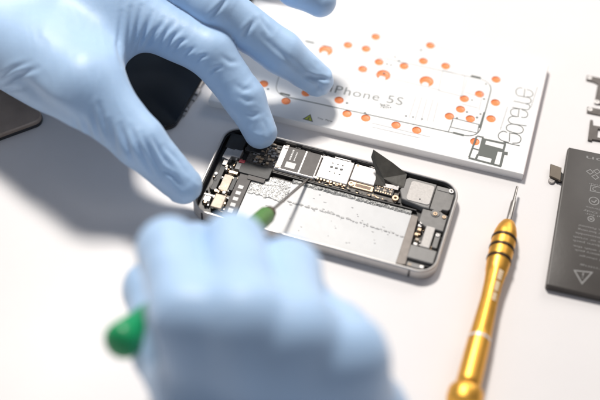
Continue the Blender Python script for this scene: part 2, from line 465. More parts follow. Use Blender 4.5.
# speaker and lower modules (right end)
sp = MB().prism([(95.2, 46.5), (97.4, 41.4), (108.2, 39.6), (111.6, 39.6), (111.8, 55.7), (97.6, 55.7), (95.4, 53.5)], 1.6, 5.1, 0.35).build('speaker', M['plastic2'], phone)
MB().box(99.3, 41.3, 111.3, 54.0, 5.11, 5.45, 0.15, 1.6).build('speaker_mesh', M['pad'], sp)
MB().cyl(106.0, 43.6, 0.45, 5.46, 5.49, 14, .01).build('vent_hole', M['slate'], sp)
mr = MB().prism([(112.0, 55.4), (112.0, 39.8), (117.4, 39.6), (118.2, 41.2), (120.8, 41.4), (121.7, 42.6), (121.7, 51.6), (119.0, 55.4)], 1.6, 4.9, 0.3).build('vibration_module', M['plastic'], phone)
MB().box(112.6, 52.4, 119.3, 54.8, 4.91, 5.2, .1, .3).build('module_clip', M['plastic2'], mr)
screw(119.7, 53.6, 5.2, 1.35, 'steel')
ml = MB().prism([(108.8, 39.2), (108.8, 31.2), (112.4, 28.6), (121.6, 28.6), (121.6, 38.6), (118.8, 39.4), (117.6, 40.2), (115.2, 40.4), (113.2, 39.2)], 1.6, 4.6, 0.3).build('dock_module', M['plastic'], phone)
smooth_by_angle(MB().cyl(115.4, 38.0, 2.3, 4.61, 5.0, 24, .2).build('module_dome', M['plastic'], ml))
screw(115.4, 37.4, 5.01, 1.15, 'gold'); screw(120.0, 37.0, 4.7, 1.0, 'gold')
pbox('dock_tab', 'pad', 113.0, 16.4, 117.6, 29.6, 2.6, 4.7, 0.3, 0.5)
bxs = pbox('dock_cover', 'plastic2', 108.6, 8.2, 121.6, 16.2, 1.6, 4.6, 0.35, 0.4)
MB().box(108.8, 6.9, 120.8, 8.0, 1.5, 3.0, .1).build('dock_shadow_gap', M['slate'], bxs)
pbox('dock_lip', 'plastic2', 109.4, 4.0, 118.0, 6.7, 1.5, 3.6, 0.2, 0.4)
pbox('side_post', 'plastic', 118.4, 18.0, 121.0, 27.4, 1.5, 4.2, 0.2, 0.3)
screw(119.6, 25.6, 4.2, .95, 'steel')
for x, y, m_ in ((109.8, 29.4, 'steel'), (110.2, 26.6, 'gold'), (109.6, 23.4, 'gold'), (110.6, 20.6, 'beige'), (110.4, 18.0, 'steel'), (116.6, 5.4, 'steel'), (110.8, 5.2, 'beige')):
    pbox('solder_pad', m_, x - .9, y - .8, x + 1.0, y + .8, 1.6, random.uniform(3.4, 4.2), .15, .3)
screw(110.2, 30.6, 4.1, .8, 'steel')

# left end: camera, brackets, small boards
pbox('camera_module', 'black', 3.4, 44.6, 12.6, 54.8, 1.6, 5.0, .3, .8)
br = MB().prism([(4.2, 38.0), (8.2, 37.0), (8.8, 40.0), (12.8, 40.2), (13.0, 45.6), (9.2, 46.2), (8.6, 44.4), (4.6, 44.6)], 1.6, 4.9, .2).build('camera_bracket', M['steel2'], phone)
MB().box(5.6, 33.6, 8.0, 37.0, 3.2, 4.4, .15).build('bracket_tail', M['steel2'], br)
pbox('camera_lens_box', 'cavity', 13.6, 46.5, 24.0, 55.0, 1.6, 4.3, .3, .5)
pbox('red_sticker', 'red', 13.2, 37.6, 16.2, 39.6, 3.42, 4.75, .1)
pbox('small_chip', 'plastic2', 12.6, 33.0, 15.4, 37.4, 2.0, 4.55, .15)
pbox('gold_clip', 'gold', 10.6, 29.6, 15.2, 31.2, 2.0, 4.7, .15)
pbox('earpiece_board', 'beige', 9.2, 18.2, 13.8, 28.6, 1.6, 4.1, .2, .4)
pbox('earpiece_slot', 'black', 14.1, 19.4, 16.2, 28.2, 1.6, 4.3, .15, .3)
pbox('flex_ribbon', 'black', 5.4, 17.0, 8.2, 33.0, 1.6, 4.2, .2, .5)
be = pbox('vibration_motor', 'beige', 9.2, 6.4, 15.0, 15.2, 1.6, 4.8, .4, .6)
pbox('corner_bracket', 'steel2', 4.4, 9.4, 7.8, 13.6, 1.6, 4.4, .2, .3)
pbox('corner_clip', 'steel2', 3.9, 12.4, 8.4, 13.4, 4.0, 4.9, .1)
screw(8.6, 16.8, 4.2, .9, 'gold'); screw(5.0, 27.0, 4.3, .8, 'steel'); screw(12.8, 17.0, 4.2, .8, 'steel')
cl = {k: MB() for k in ('gold', 'steel2', 'black', 'beige')}; npc = 0
def comp(kinds, x, y, w, h, z0, z1):
    global npc
    k = random.choice(kinds); npc += 1
    if npc % 2 == 0 and npc < 190: MB().box(x, y, x + w, y + h, z0, z1, .08).build('tiny_component', M[k], phone)
    else: cl[k].box(x, y, x + w, y + h, z0, z1, .08)
for k in range(130):
    comp(['gold', 'steel2', 'black', 'black', 'steel2', 'beige'], random.uniform(3.4, 16), random.uniform(4.5, 54), random.uniform(.5, 1.7), random.uniform(.4, 1.6), 1.6, random.uniform(2.6, 4.4))
for k in range(70):
    comp(['gold', 'beige', 'black', 'steel2'], random.uniform(17, 31), random.uniform(40, 55), random.uniform(.6, 2.2), random.uniform(.5, 1.4), 3.41, random.uniform(3.7, 4.4))
for k in range(30):
    w_ = random.uniform(.5, 1.5); comp(['gold', 'black', 'steel2'], random.uniform(108, 120), random.uniform(17, 29), w_, w_ * .7, 1.6, random.uniform(2.4, 3.3))
for k, v in cl.items(): tag(v.build('component_clutter', M[k], phone), kind='stuff')

# ------------------------------------------------------------------ screw board
BZ = 4.7
o0 = P(523.5, 174.5, BZ); _f = P(208.5, 100, BZ); BANG = math.atan2(o0[1] - _f[1], o0[0] - _f[0])
board = thing('screw_board', 'white screw organiser board printed with a phone outline and orange wells', 'board', (o0[0], o0[1], 0), BANG)


def bl(x, y):
    w = P(x, y, BZ); dx, dy = w[0] - o0[0], w[1] - o0[1]; c, s_ = math.cos(BANG), math.sin(BANG)
    return (dx * c + dy * s_, -dx * s_ + dy * c)


fl = bl(208.5, 100); bk = bl(553, 66)
BW = -fl[0]; BD = bk[1]
WELLS = [(430.3, 45.4), (379, 62), (423.3, 61), (445.6, 66), (404, 66), (496, 79.4), (479.5, 94), (464.3, 98.7), (495.4, 102.5), (460.5, 109.2),
         (449.4, 116.2), (470.3, 118.7), (491, 118.7), (396, 125), (416.7, 130.2), (474.8, 141.6), (375.7, 36.7), (348, 45), (366, 48.7),
         (362.7, 69), (339, 100), (347, 113.7), (365.7, 118), (306, 93), (263.7, 83.7), (286, 101), (275, 67)]
BIG = [(383.3, 75), (426.5, 81.3), (325.7, 50.5)]
body = MB().box(-BW, 0, 0, BD, 0.05, BZ, 0.25).build('board_body', M['board'], board)
cut = MB()
wl = [(bl(*w), 2.45) for w in WELLS] + [(bl(*w), 3.8) for w in BIG]
for (x, y), r in wl: cut.cyl(x, y, r, BZ - 0.5, BZ + 2, 28, 0)
cu = cut.build('cutter', M['board'], board)
md = body.modifiers.new('b', 'BOOLEAN'); md.object = cu; md.operation = 'DIFFERENCE'; md.solver = 'EXACT'
bpy.context.view_layer.update()
dg = bpy.context.evaluated_depsgraph_get()
nm = bpy.data.meshes.new_from_object(body.evaluated_get(dg)); body.modifiers.clear(); body.data = nm
bpy.data.objects.remove(cu)
body.data.materials.clear(); body.data.materials.append(M['board']); body.data.materials.append(M['boardshade'])
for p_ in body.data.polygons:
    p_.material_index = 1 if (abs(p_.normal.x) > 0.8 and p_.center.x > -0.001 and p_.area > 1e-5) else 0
for k, ((x, y), r) in enumerate(wl):
    mb = MB(); n = 28; rr = r - 0.02
    vs = []
    for (q, z) in ((rr, BZ - 0.03), (rr * 0.97, BZ - .2), (rr * 0.8, BZ - 0.38), (rr * .4, BZ - .44)):
        vs += [(x + q * math.cos(2 * math.pi * i / n), y + q * math.sin(2 * math.pi * i / n), z) for i in range(n)]
    fs = [(j * n + i, j * n + (i + 1) % n, (j + 1) * n + (i + 1) % n, (j + 1) * n + i) for j in range(3) for i in range(n)] + [tuple(range(3 * n, 4 * n))]
    mb.add(vs, fs); w = mb.build('orange_well', M['orange'], board, smooth=True)
    if r > 3:
        smooth_by_angle(MB().cyl(x - .1, y - 2.5, 1.9, BZ - 0.46, BZ + .01, 24, .05).build('white_stud', M['board'], w))

MB().box(0.02, .3, .14, BD - .3, .3, BZ - .25, 0).build('board_edge_shade', M['boardshade'], board)  # thin strip carrying the painted shade of the right side
ZI = BZ + 0.03
ol = MB()
def rpoly(c, r_, n=7):
    out = []; k = len(c); c = [np.array(q, float) for q in c]
    for i in range(k):
        p0, p1, p2 = c[i - 1], c[i], c[(i + 1) % k]; d0 = (p0 - p1) / np.linalg.norm(p0 - p1); d2 = (p2 - p1) / np.linalg.norm(p2 - p1)
        for j in range(n + 1):
            t_ = j / n; out.append((1 - t_) ** 2 * (p1 + d0 * r_) + 2 * t_ * (1 - t_) * p1 + t_ ** 2 * (p1 + d2 * r_))
    return out
oc = [bl(273.5, 94), bl(478, 138.3), bl(493.3, 81.8), bl(291, 38)]
ol.ribbon(rpoly(oc, 8), 0.34, ZI, closed=True); ol.flat = True
ol.build('printed_outline', M['inkmid'], board)
mb = MB(); mb.flat = True
rp = rpoly(oc, 8); mb.ribbon([q for q in rp[4:20]], .55, ZI + .01); mb.build('printed_outline_edge', M['ink'], board)
mb = MB(); mb.flat = True
z_ = ZI + .02
for (a, b_) in (((280, 93), (290, 95.6)), ((471, 75.7), (481, 78)), ((453, 132.6), (464, 135.4)), ((305.5, 41), (314, 43))):
    mb.ribbon([bl(*a), bl(*b_)], 1.3, z_)
mb.ribbon([bl(484.5, 112), bl(479.6, 128)], 1.0, z_)
mb.build('printed_buttons', M['ink'], board)
mb = MB(); mb.flat = True
mb.ribbon([bl(*q) for q in ((453, 118), (479, 124.5), (477.5, 133), (450.5, 127))], .45, z_, closed=True)
mb.ribbon([bl(453, 120), bl(448, 132.5)], .35, z_ + .01)
mb.build('printed_dock', M['ink'], board)
mb = MB(); mb.flat = True
mb.ribbon([bl(*q) for q in ((443, 70), (465, 76), (461, 96), (438.5, 90.5))], .25, z_, closed=True)
for (a, b_) in (((467, 79), (462, 97)), ((483, 92), (479, 110)), ((465, 92), (480, 97)), ((462, 104), (478, 108)), ((416, 96), (409, 118)), ((422, 97), (415, 120)), ((427, 99), (421, 121)), ((433, 100), (427, 121)), ((438, 102), (433, 122)), ((340, 66), (440, 90)), ((345, 78), (372, 84)), ((372, 123), (430, 137)), ((372, 127), (420, 138))):
    mb.ribbon([bl(*a), bl(*b_)], .22, z_ + .01); z_ += .001
mb.build('printed_diagram', M['inklight'], board)
mb = MB()
for (x, y) in ((387, 64), (391, 65), (399, 61), (421, 50), (395, 57), (472, 100), (484, 99), (467, 112), (477, 117.5), (457, 118), (486, 84), (406, 116), (413, 117), (422, 119), (480.5, 114), (347, 103), (268, 89), (312, 60), (384, 73), (365, 113)):
    q = bl(x, y); mb.cyl(q[0], q[1], random.uniform(.45, .75), BZ - .1, BZ + .03, 12, 0)
mb.build('printed_screw_marks', M['inkmid'], board)
a = bl(334, 92.8); b_ = bl(400.5, 105.3); tw = math.hypot(b_[0] - a[0], b_[1] - a[1])
tx = text_mesh('iPhone 5S', 5.6, 'printed_title', M['inkmid'], board, (a[0] - 3.0, a[1], ZI), rot=0, off=-0.04, spacing=1.1)
w0 = max(v.co.x for v in tx.data.vertices) - min(v.co.x for v in tx.data.vertices)
k = (tw + 3.0) * S / w0; xm = (a[0] - 3.0) * S
sl = (b_[1] - a[1]) / tw
for v in tx.data.vertices:
    v.co.x = xm + (v.co.x - xm) * k; v.co.y += (v.co.x - xm) * sl
q = bl(383, 106); mb = MB()
for k in range(26):
    an = random.uniform(0, 6.28); rr = random.uniform(0.3, 2.2); mb.box(q[0] + rr * math.cos(an), q[1] + rr * math.sin(an) * .9, q[0] + rr * math.cos(an) + .6, q[1] + rr * math.sin(an) * .9 + .45, BZ - .1, BZ + .04 + .001 * k, 0)
for dx, dy in ((2.8, 1.4), (4.0, .2), (2.9, -.3)): mb.cyl(q[0] + dx, q[1] + dy, .45, BZ - .1, BZ + .05, 10, 0)
mb.build('printed_gear_mark', M['inkmid'], board)
# yellow warning triangle
tri = [bl(302.5, 119), bl(313, 122), bl(310.5, 114)]
MB().prism(tri, BZ - .1, BZ + .03, 0).build('warning_triangle', M['ink'], board)
MB().prism(inset(tri if (tri[1][0] - tri[0][0]) * (tri[2][1] - tri[0][1]) - (tri[2][0] - tri[0][0]) * (tri[1][1] - tri[0][1]) > 0 else tri[::-1], .5), BZ - .1, BZ + .05, 0).build('warning_triangle_fill', M['yellow'], board)
cx, cy = np.mean(tri, axis=0)
mb = MB(); mb.flat = True; mb.ribbon([(cx + .5, cy + 1.2), (cx - .4, cy - .1), (cx + .4, cy - .2), (cx - .3, cy - 1.3)], .35, BZ + .07); mb.build('warning_bolt', M['ink'], board)
text_mesh('Tiny  Parts', 1.1, 'printed_note', M['inkmid'], board, (*bl(317, 118.5), ZI), sx=1.2).name = 'printed_note'
# long-lettered vertical word traced stroke by stroke
def w1(x, y): return bl(495 + x / 12.5, 80 + y / 12.5)
def w2(x, y): return bl(492 + x / 12.5, 100 + y / 12.5)
def w3(x, y): return bl(488 + x / 12.5, 120 + y / 12.5)
def curve(pts, n=5):
    pts = [np.array(p_) for p_ in pts]; out = []
    ext = [2 * pts[0] - pts[1]] + pts + [2 * pts[-1] - pts[-2]]
    for i in range(1, len(ext) - 2):
        p0, p1, p2, p3 = ext[i - 1:i + 3]
        for k in range(n):
            t_ = k / n
            out.append(0.5 * ((2 * p1) + (-p0 + p2) * t_ + (2 * p0 - 5 * p1 + 4 * p2 - p3) * t_ ** 2 + (-p0 + 3 * p1 - 3 * p2 + p3) * t_ ** 3))
    out.append(pts[-1]); return out
STR = [
    [w1(345, 102), w1(300, 97), w1(268, 122), w1(262, 155), w1(280, 190), w1(330, 204), w1(372, 207)],
    [w1(372, 108), w1(368, 160), w1(362, 205)],
    [w1(392, 117), w1(440, 130), w1(472, 160), w1(470, 190), w1(440, 211), w1(395, 205)],
    [w1(300, 200), w1(370, 212), w1(430, 226), w1(452, 255), w1(435, 288), w1(380, 293), w1(300, 276), w1(232, 262)],
    [w1(380, 297), w1(425, 310), w1(436, 340), w1(420, 366), w1(380, 370), w1(300, 356), w1(212, 342)],
    [w2(325, 112), w2(275, 108), w2(236, 130), w2(232, 160), w2(250, 190), w2(290, 203), w2(335, 208)],
    [w2(337, 108), w2(333, 155), w2(327, 203)],
    [w2(372, 122), w2(425, 140), w2(446, 175), w2(435, 208), w2(400, 220), w2(365, 214)],
    [w2(310, 209), w2(250, 205), w2(212, 228), w2(205, 255), w2(225, 285), w2(270, 300), w2(350, 312), w2(430, 323)],
    [w3(370, 62), w3(300, 50), w3(248, 64), w3(228, 95), w3(242, 128), w3(300, 152), w3(375, 168), w3(425, 155), w3(441, 118), w3(420, 84), w3(370, 62)],
    [w3(238, 155), w3(190, 140), w3(145, 162), w3(128, 200), w3(145, 238), w3(190, 262), w3(262, 280)],
    [w3(272, 158), w3(269, 215), w3(265, 270)],
    [w3(280, 166), w3(350, 175), w3(400, 205), w3(411, 245), w3(385, 283), w3(305, 290)],
    [w3(192, 272), w3(290, 300), w3(395, 322)],
]
for k in range(0, 5):
    pass
groups = [[0, 1, 2], [3, 4], [5, 6, 7], [8], [9], [10, 11, 12], [13]]
for gi, g in enumerate(groups):
    mb = MB(); mb.flat = True
    for j, si in enumerate(g): mb.ribbon(curve(STR[si]), .42, ZI + .006 * (gi * 3 + j))
    mb.build('logo_letter', M['ink'], board)
for (a, b_) in (((537.5, 87), (531, 107)), ((507.5, 107), (500.5, 129))):
    a, b_ = np.array(bl(*a)), np.array(bl(*b_)); mb = MB(); d = (b_ - a); L_ = np.linalg.norm(d); d = d / L_; nn = np.array([-d[1], d[0]]); s_ = 0
    while s_ < L_:
        l = random.uniform(.4, 1.1); c0 = a + d * s_; c1 = a + d * (s_ + l)
        mb.prism([tuple(c0 - nn * .28), tuple(c1 - nn * .28), tuple(c1 + nn * .28), tuple(c0 + nn * .28)], BZ - .1, BZ + .03, 0); s_ += l + .35
    mb.build('logo_small_line', M['inklight'], board)
a = bl(435, 46); b_ = bl(462, 53); a, b_ = np.array(a), np.array(b_); mb = MB(); d = b_ - a; L_ = np.linalg.norm(d); d /= L_; nn = np.array([-d[1], d[0]]); s_ = 0
while s_ < L_:
    l = random.uniform(.5, 1.2); c0 = a + d * s_; c1 = a + d * (s_ + l); mb.prism([tuple(c0 - nn * .3), tuple(c1 - nn * .3), tuple(c1 + nn * .3), tuple(c0 + nn * .3)], BZ - .1, BZ + .02, 0); s_ += l + .4
mb.build('printed_fine_line', M['inklight'], board)
# dark bracket symbol at the near right corner of the board
def w4(x, y): return bl(460 + x / 8.88, 125 + y / 8.88)
mb = MB(); mb.flat = True; z_ = BZ + .04
mb.ribbon([w4(148, 100), w4(80, 288)], .95, z_)
mb.ribbon([w4(76, 292), w4(366, 368)], 1.25, z_ + .01)
mb.ribbon([w4(222, 128), w4(408, 168)], 1.3, z_ + .02)
mb.ribbon([w4(400, 170), w4(384, 232)], 1.1, z_ + .03)
mb.ribbon([w4(388, 240), w4(358, 366)], 1.3, z_ + .04)
mb.ribbon([w4(380, 248), w4(424, 256)], 2.2, z_ + .05)
mb.ribbon([w4(112, 206), w4(166, 222)], .8, z_ + .06)
mb.ribbon([w4(152, 98), w4(210, 110)], .8, z_ + .07)
mb.ribbon([w4(160, 260), w4(142, 300)], 1.1, z_ + .08)
mb.build('symbol_frame', M['ink'], board)
MB().prism([w4(196, 108), w4(234, 128), w4(222, 172), w4(388, 216), w4(382, 242), w4(336, 234), w4(302, 348), w4(270, 340), w4(282, 298), w4(156, 268)], BZ - .1, BZ + .14, 0).build('symbol_block', M['ink'], board)

# ------------------------------------------------------------------ black phone under the hand
bp0 = P(172, 130, 3)
bph = thing('phone_screen', 'black glass phone screen lying face up beneath the left glove', 'phone screen', (bp0[0], bp0[1], 0), R(-19))
def slab(name, x0, y0, x1, y1, r, prof, m, parent):
    mb = MB(); vs = []; k = len(prof)
    for d, z in prof: vs += [(x, y, z) for x, y in rrect(x0 + d, y0 + d, x1 - d, y1 - d, max(r - d, .3), 10)]
    N = len(vs) // k
    fs = [(j * N + i, j * N + (i + 1) % N, (j + 1) * N + (i + 1) % N, (j + 1) * N + i) for j in range(k - 1) for i in range(N)]
    fs += [tuple(range(N))[::-1], tuple(range((k - 1) * N, k * N))]
    mb.add(vs, fs); o = mb.build(name, m, parent); smooth_by_angle(o, 30); return o
slab('backing', -58.6, 0, 0, 121, 7, [(.5, .1), (0, .5), (0, 1.9), (.3, 2.1)], M['slate'], bph)
slab('glass', -58.3, .3, -.3, 120.7, 6.8, [(0, 2.11), (0, 2.9), (.35, 3.2)], M['glass'], bph)
mb = MB(); y = 13
while y < 62:
    l = random.uniform(2, 6); mb.box(-.2, y, random.uniform(.7, 1.9), y + l, .3, random.uniform(1.3, 2.2), .15); y += l + random.uniform(.1, 1.0)
mb.build('edge_clips', M['steel2'], bph)

# bronze device at the left edge
g0 = P(-17, 141, 4)
dev = thing('bronze_case', 'brown phone case with a dark rim lying at the left edge under the wrist', 'phone case', (g0[0], g0[1], 0), R(31))
slab('shell', 0, 0, 33, 62, 5, [(.5, .1), (0, .6), (0, 3.6), (.6, 4.3)], M['bronze'], dev)
slab('rim', -0.4, -0.4, 33.4, 62.4, 5.4, [(.1, .05), (0, .3), (0, 1.6), (.3, 1.8)], M['slate'], dev)
smooth_by_angle(MB().cyl(7.5, 11, 4.2, 4.3, 5.0, 32, .3).build('camera_lens', M['glass'], dev))

# ------------------------------------------------------------------ loose battery on the right
BTZ = 4.0
q0 = P(546, 285, BTZ); q1 = P(568, 147, BTZ); BTA = math.atan2(q1[1] - q0[1], q1[0] - q0[0]) - math.pi / 2
BTL = float(np.linalg.norm(q1 - q0))
bat = thing('phone_battery', 'flat dark grey phone battery with pale warning print, loose on the table', 'battery', (q0[0], q0[1], 0), BTA)
slab('cell', 0, 0, 34, BTL, 1.2, [(.5, .1), (0, .6), (0, 3.4), (.25, 3.8), (.7, 4.0)], M['battery'], bat)
MB().box(.6, BTL - .9, 33.4, BTL + .25, .5, 3.7, .2).build('end_fold', M['black'], bat)
c_ = MB()
def btl(x, y, z=BTZ):
    w = P(x, y, z); dx, dy = w[0] - q0[0], w[1] - q0[1]; c, s_ = math.cos(BTA), math.sin(BTA)
    return (dx * c + dy * s_, -dx * s_ + dy * c)
tb = [btl(550.5, 164, 2.2), btl(561.5, 168, 2.2), btl(560.5, 181, 2.2), btl(549.5, 176, 2.2)]
cb = MB().prism([(-5.2, tb[0][1] - 1), (0.2, tb[0][1] - 4), (0.2, tb[0][1] - 9), (-2.6, tb[0][1] - 10)], .2, 1.4, .1).build('connector_cable', M['black'], bat)
MB().prism(tb, 1.41, 2.6, .2).build('connector', mat('connector_brown', (0.16, 0.13, 0.10), .4, metal=.4, var=.2), cb)
MB().cyl(tb[3][0] + 1.5, tb[3][1] - 1.6, 1.7, .1, 1.2, 20, .2).build('connector_foot', M['steel2'], cb)
def btext(txt, px, py, h, right=33.0, off=0.0):
    """print upside-down seen from here: starts at the far right of the cell"""
    y = btl(px, py)[1]
    o = text_mesh(txt, h, 'printed_text', M['batprint'], bat, (right, y, BTZ + .03), rot=math.pi, off=off)
    x_end = btl(px, py)[0]
    wid = (right - x_end) * S; xs = [v.co.x for v in o.data.vertices]; w0 = max(xs) - min(xs)
    for v in o.data.vertices: v.co.x = right * S - (right * S - v.co.x) * wid / w0
for txt, px, py, h in (('Li-ion', 588, 156, 2.6), ('3.8V 1560mAh', 590, 183, .9), ('Authorized Service', 586, 206, 1.1), ('Provider Only', 584, 209.5, 1.1), ('Potential for', 586, 213, 1.1),
                       ('WARNING: Potential', 579, 224.5, 1.1), ('for fire or burning', 578, 228.2, 1.1), ('Do not disassemble', 576, 232, 1.1), ('puncture or crush', 574, 235.8, 1.1), ('heat or burn pack', 573, 239.5, 1.1),
                       ('Replace with the', 574, 245, 1.1), ('correct battery pack', 575, 249, 1.1), ('Limited charge', 580, 255.0, .95), ('Warning', 580, 264, .9)):
    btext(txt, px, py, h)
class Sym:
    def ribbon(s, *a_, **k_):
        m_ = MB(); m_.flat = True; m_.ribbon(*a_, **k_); m_.build('printed_symbol', M['batprint'], bat)
mb = Sym()
def circ(x, y, r, k=20, a0=0, a1=360): return [(x + r * math.cos(R(a0 + (a1 - a0) * i / k)), y + r * math.sin(R(a0 + (a1 - a0) * i / k))) for i in range(k + 1)]
zq = BTZ + .03
c = btl(594, 201); mb.ribbon(circ(c[0], c[1], 2.4)[:-1], .5, zq, closed=True); mb.ribbon([(c[0] - 1.3, c[1] - .2), (c[0] + .2, c[1] - .9), (c[0] + 1.2, c[1] + 1.0)], .6, zq)
c = btl(591, 219); mb.ribbon(circ(c[0], c[1], 1.5)[:-1], .5, zq, closed=True); mb.ribbon([(c[0] - .7, c[1]), (c[0] + .7, c[1])], .9, zq)
c = btl(595, 189); mb.ribbon([(c[0] - 2.2, c[1] - 1.8), (c[0] + 3.5, c[1] - 1.8), (c[0] + 3.5, c[1] + 1.8), (c[0] - 2.2, c[1] + 1.8)], .45, zq, closed=True); mb.ribbon(circ(c[0], c[1], 1.1, 12, 60, 300), .4, zq)
for dx, dy in ((0, 0), (3.4, 1.2), (3.0, -2.6)):
    c = btl(590, 172); mb.ribbon([(c[0] + dx - 1.8, c[1] + dy), (c[0] + dx, c[1] + dy + 1.7), (c[0] + dx + 1.6, c[1] + dy + .2), (c[0] + dx + .2, c[1] + dy - 1.5)], .45, zq + .01 * dy, closed=True)
t0 = [btl(574.5, 270.5), btl(592, 272.5), btl(582, 283.5)]
mb.ribbon(t0, .7, zq, closed=True)
cx, cy = np.mean(t0, axis=0); mb.ribbon([(cx + .1, cy + 1.6), (cx, cy - .2)], .6, zq); mb.ribbon([(cx, cy - 1.0), (cx, cy - 1.5)], .6, zq)


# ------------------------------------------------------------------ three loose metal brackets
def bracket(name, label, outline, holes, extra=None, th=.7, m='steel2', z=0.05):
    pts = [P(x, y, th) for x, y in outline]; c0 = np.mean(pts, axis=0)
    b_ = thing(name, label, 'bracket', (c0[0], c0[1], 0), 0, 'loose metal brackets')
    mb = MB().prism([(q[0] - c0[0], q[1] - c0[1]) for q in pts], z, th, .12); ob = mb.build('plate', M[m], b_)
    for (x, y, r) in holes:
        q = P(x, y, th); mr_ = MB(); mr_.ringz(q[0] - c0[0], q[1] - c0[1], r * .55, r, th - .1, th + .3); smooth_by_angle(mr_.build('screw_hole', M['steel'], b_))
        MB().cyl(q[0] - c0[0], q[1] - c0[1], r * .54, th - .05, th + .02, 16, 0).build('hole_disc', M['white'], b_)  # pale disc closing the screw eye
    return b_, c0
M['brk'] = mat('smoked_steel', (0.12, 0.105, 0.095), .4, metal=.3, var=.2, vscale=300)
bracket('metal_bracket', 'dark stepped metal bracket with two screw eyes, farthest on the right', [(587, 75), (594, 76.5), (616, 81), (614, 108), (594.5, 103), (598, 84), (594, 82), (586.5, 80)], [(589.5, 78, 1.3), (597, 102, 1.4)], m='brk')
bracket('metal_bracket', 'narrow dark metal bar with one screw eye at its left end', [(587.5, 106.5), (614, 111.5), (614, 118), (587, 112.5)], [(590, 109.5, 1.3)], m='brk')
b3, c3 = bracket('metal_bracket', 'dark C-shaped metal clip just behind the battery corner', [(590.5, 119.5), (593, 120), (593, 125), (616, 129), (615, 131.5), (598, 128.5), (597, 137), (614, 140), (614, 142.5), (592, 139), (592, 140.5), (588, 139.5)], [], m='brk', th=1.2)

# ------------------------------------------------------------------ golden precision screwdriver
def axis_frame(o, A, B):
    A = Vector(A); B = Vector(B); d = (B - A).normalized()
    o.location = A * S; o.rotation_mode = 'QUATERNION'; o.rotation_quaternion = d.to_track_quat('X', 'Z')
A = P(517.3, 186.5, 5.0); B = P(464, 401, 7.6)
gd = thing('golden_screwdriver', 'gold anodised precision screwdriver with three dark rings lying on the table', 'screwdriver'); axis_frame(gd, A, B)
Lg = float(np.linalg.norm(B - A))
def tpos(x, y): w = P(x, y, 6); return float(np.linalg.norm(w - A))
tn = tpos(509.6, 221); tr1, tr2, tr3 = tpos(503.5, 239.5), tpos(501.5, 249.5), tpos(498.8, 260.5)
lathe('blade', [(0, .45), (.6, .62), (9, .75), (11, 1.35), (tn, 1.5), (tn + 3, 1.5)], M['shaft'], gd, 20)
def prof_r(t_):
    K = [(tn, 2.0), (tn + 1, 3.2), (tn + 4, 4.6), (tn + 8, 5.6), (tr1, 5.9), (tr2, 5.9), (tr3, 5.8), (tr3 + 5, 5.4), (tr3 + 14, 4.6), (tr3 + 24, 4.35), (tr3 + 34, 4.7), (tr3 + 44, 5.1), (tr3 + 54, 5.35), (Lg - 8.5, 5.5)]
    return float(np.interp(t_, [a for a, _ in K], [b for _, b in K]))
pr = []
ts = sorted(set(list(np.arange(tn, Lg - 8.5, 1.0)) + [x + d for x in (tr1, tr2, tr3) for d in (-1.5, -1.05, -1.0, 1.0, 1.05, 1.5)]))
for t_ in ts:
    r_ = prof_r(t_)
    if any(abs(t_ - x) <= 1.02 for x in (tr1, tr2, tr3)): r_ -= .75
    pr.append((t_, r_))
pr[0] = (tn, 1.7)
tg = tpos(478.8, 341)
e = Lg - 8.5
pr += [(e + .2, 4.9), (e + 1.2, 4.7), (e + 1.8, 5.6), (e + 2.6, 7.2), (e + 4, 7.9), (e + 8, 8.0), (e + 10.5, 7.5), (e + 11.5, 6.2), (e + 11.8, 0.5)]
lathe('handle', pr, M['goldan'], gd, 48, hexa=(tr3 + 8, tg - 2))
for x in (tr1, tr2, tr3):
    r_ = prof_r(x); lathe('grip_ring', [(x - .95, r_ - .74), (x - .95, r_ - .1), (x - .5, r_ + .28), (x + .5, r_ + .28), (x + .95, r_ - .1), (x + .95, r_ - .74)], M['ring'], gd, 40)
r_ = prof_r(tg); lathe('polished_band', [(tg - .6, r_ - .3), (tg - .6, r_ + .1), (tg + .6, r_ + .12), (tg + .6, r_ - .3)], M['steel'], gd, 40)
# etched text patch on the top of the handle
mb = MB(); ta, tb_ = tpos(496.5, 275), tpos(489.5, 305)
for i in range(16):
    t_ = ta + (tb_ - ta) * i / 16
    if i in (5, 11): continue
    r_ = prof_r(t_) * 1.005
    for k_ in (0,):
        a0, a1 = R(64 - 15), R(64 + 14)
        vs = []
        for aa in (a0, (a0 + a1) / 2, a1):
            for tt in (t_, t_ + .75 * (tb_ - ta) / 16): vs.append((tt, r_ * math.cos(aa), r_ * math.sin(aa)))
        mb.add(vs, [(0, 1, 3, 2), (2, 3, 5, 4)])
mb.build('etched_text', mat('etched_gold', (0.95, 0.80, 0.55), .6, metal=.1), gd)

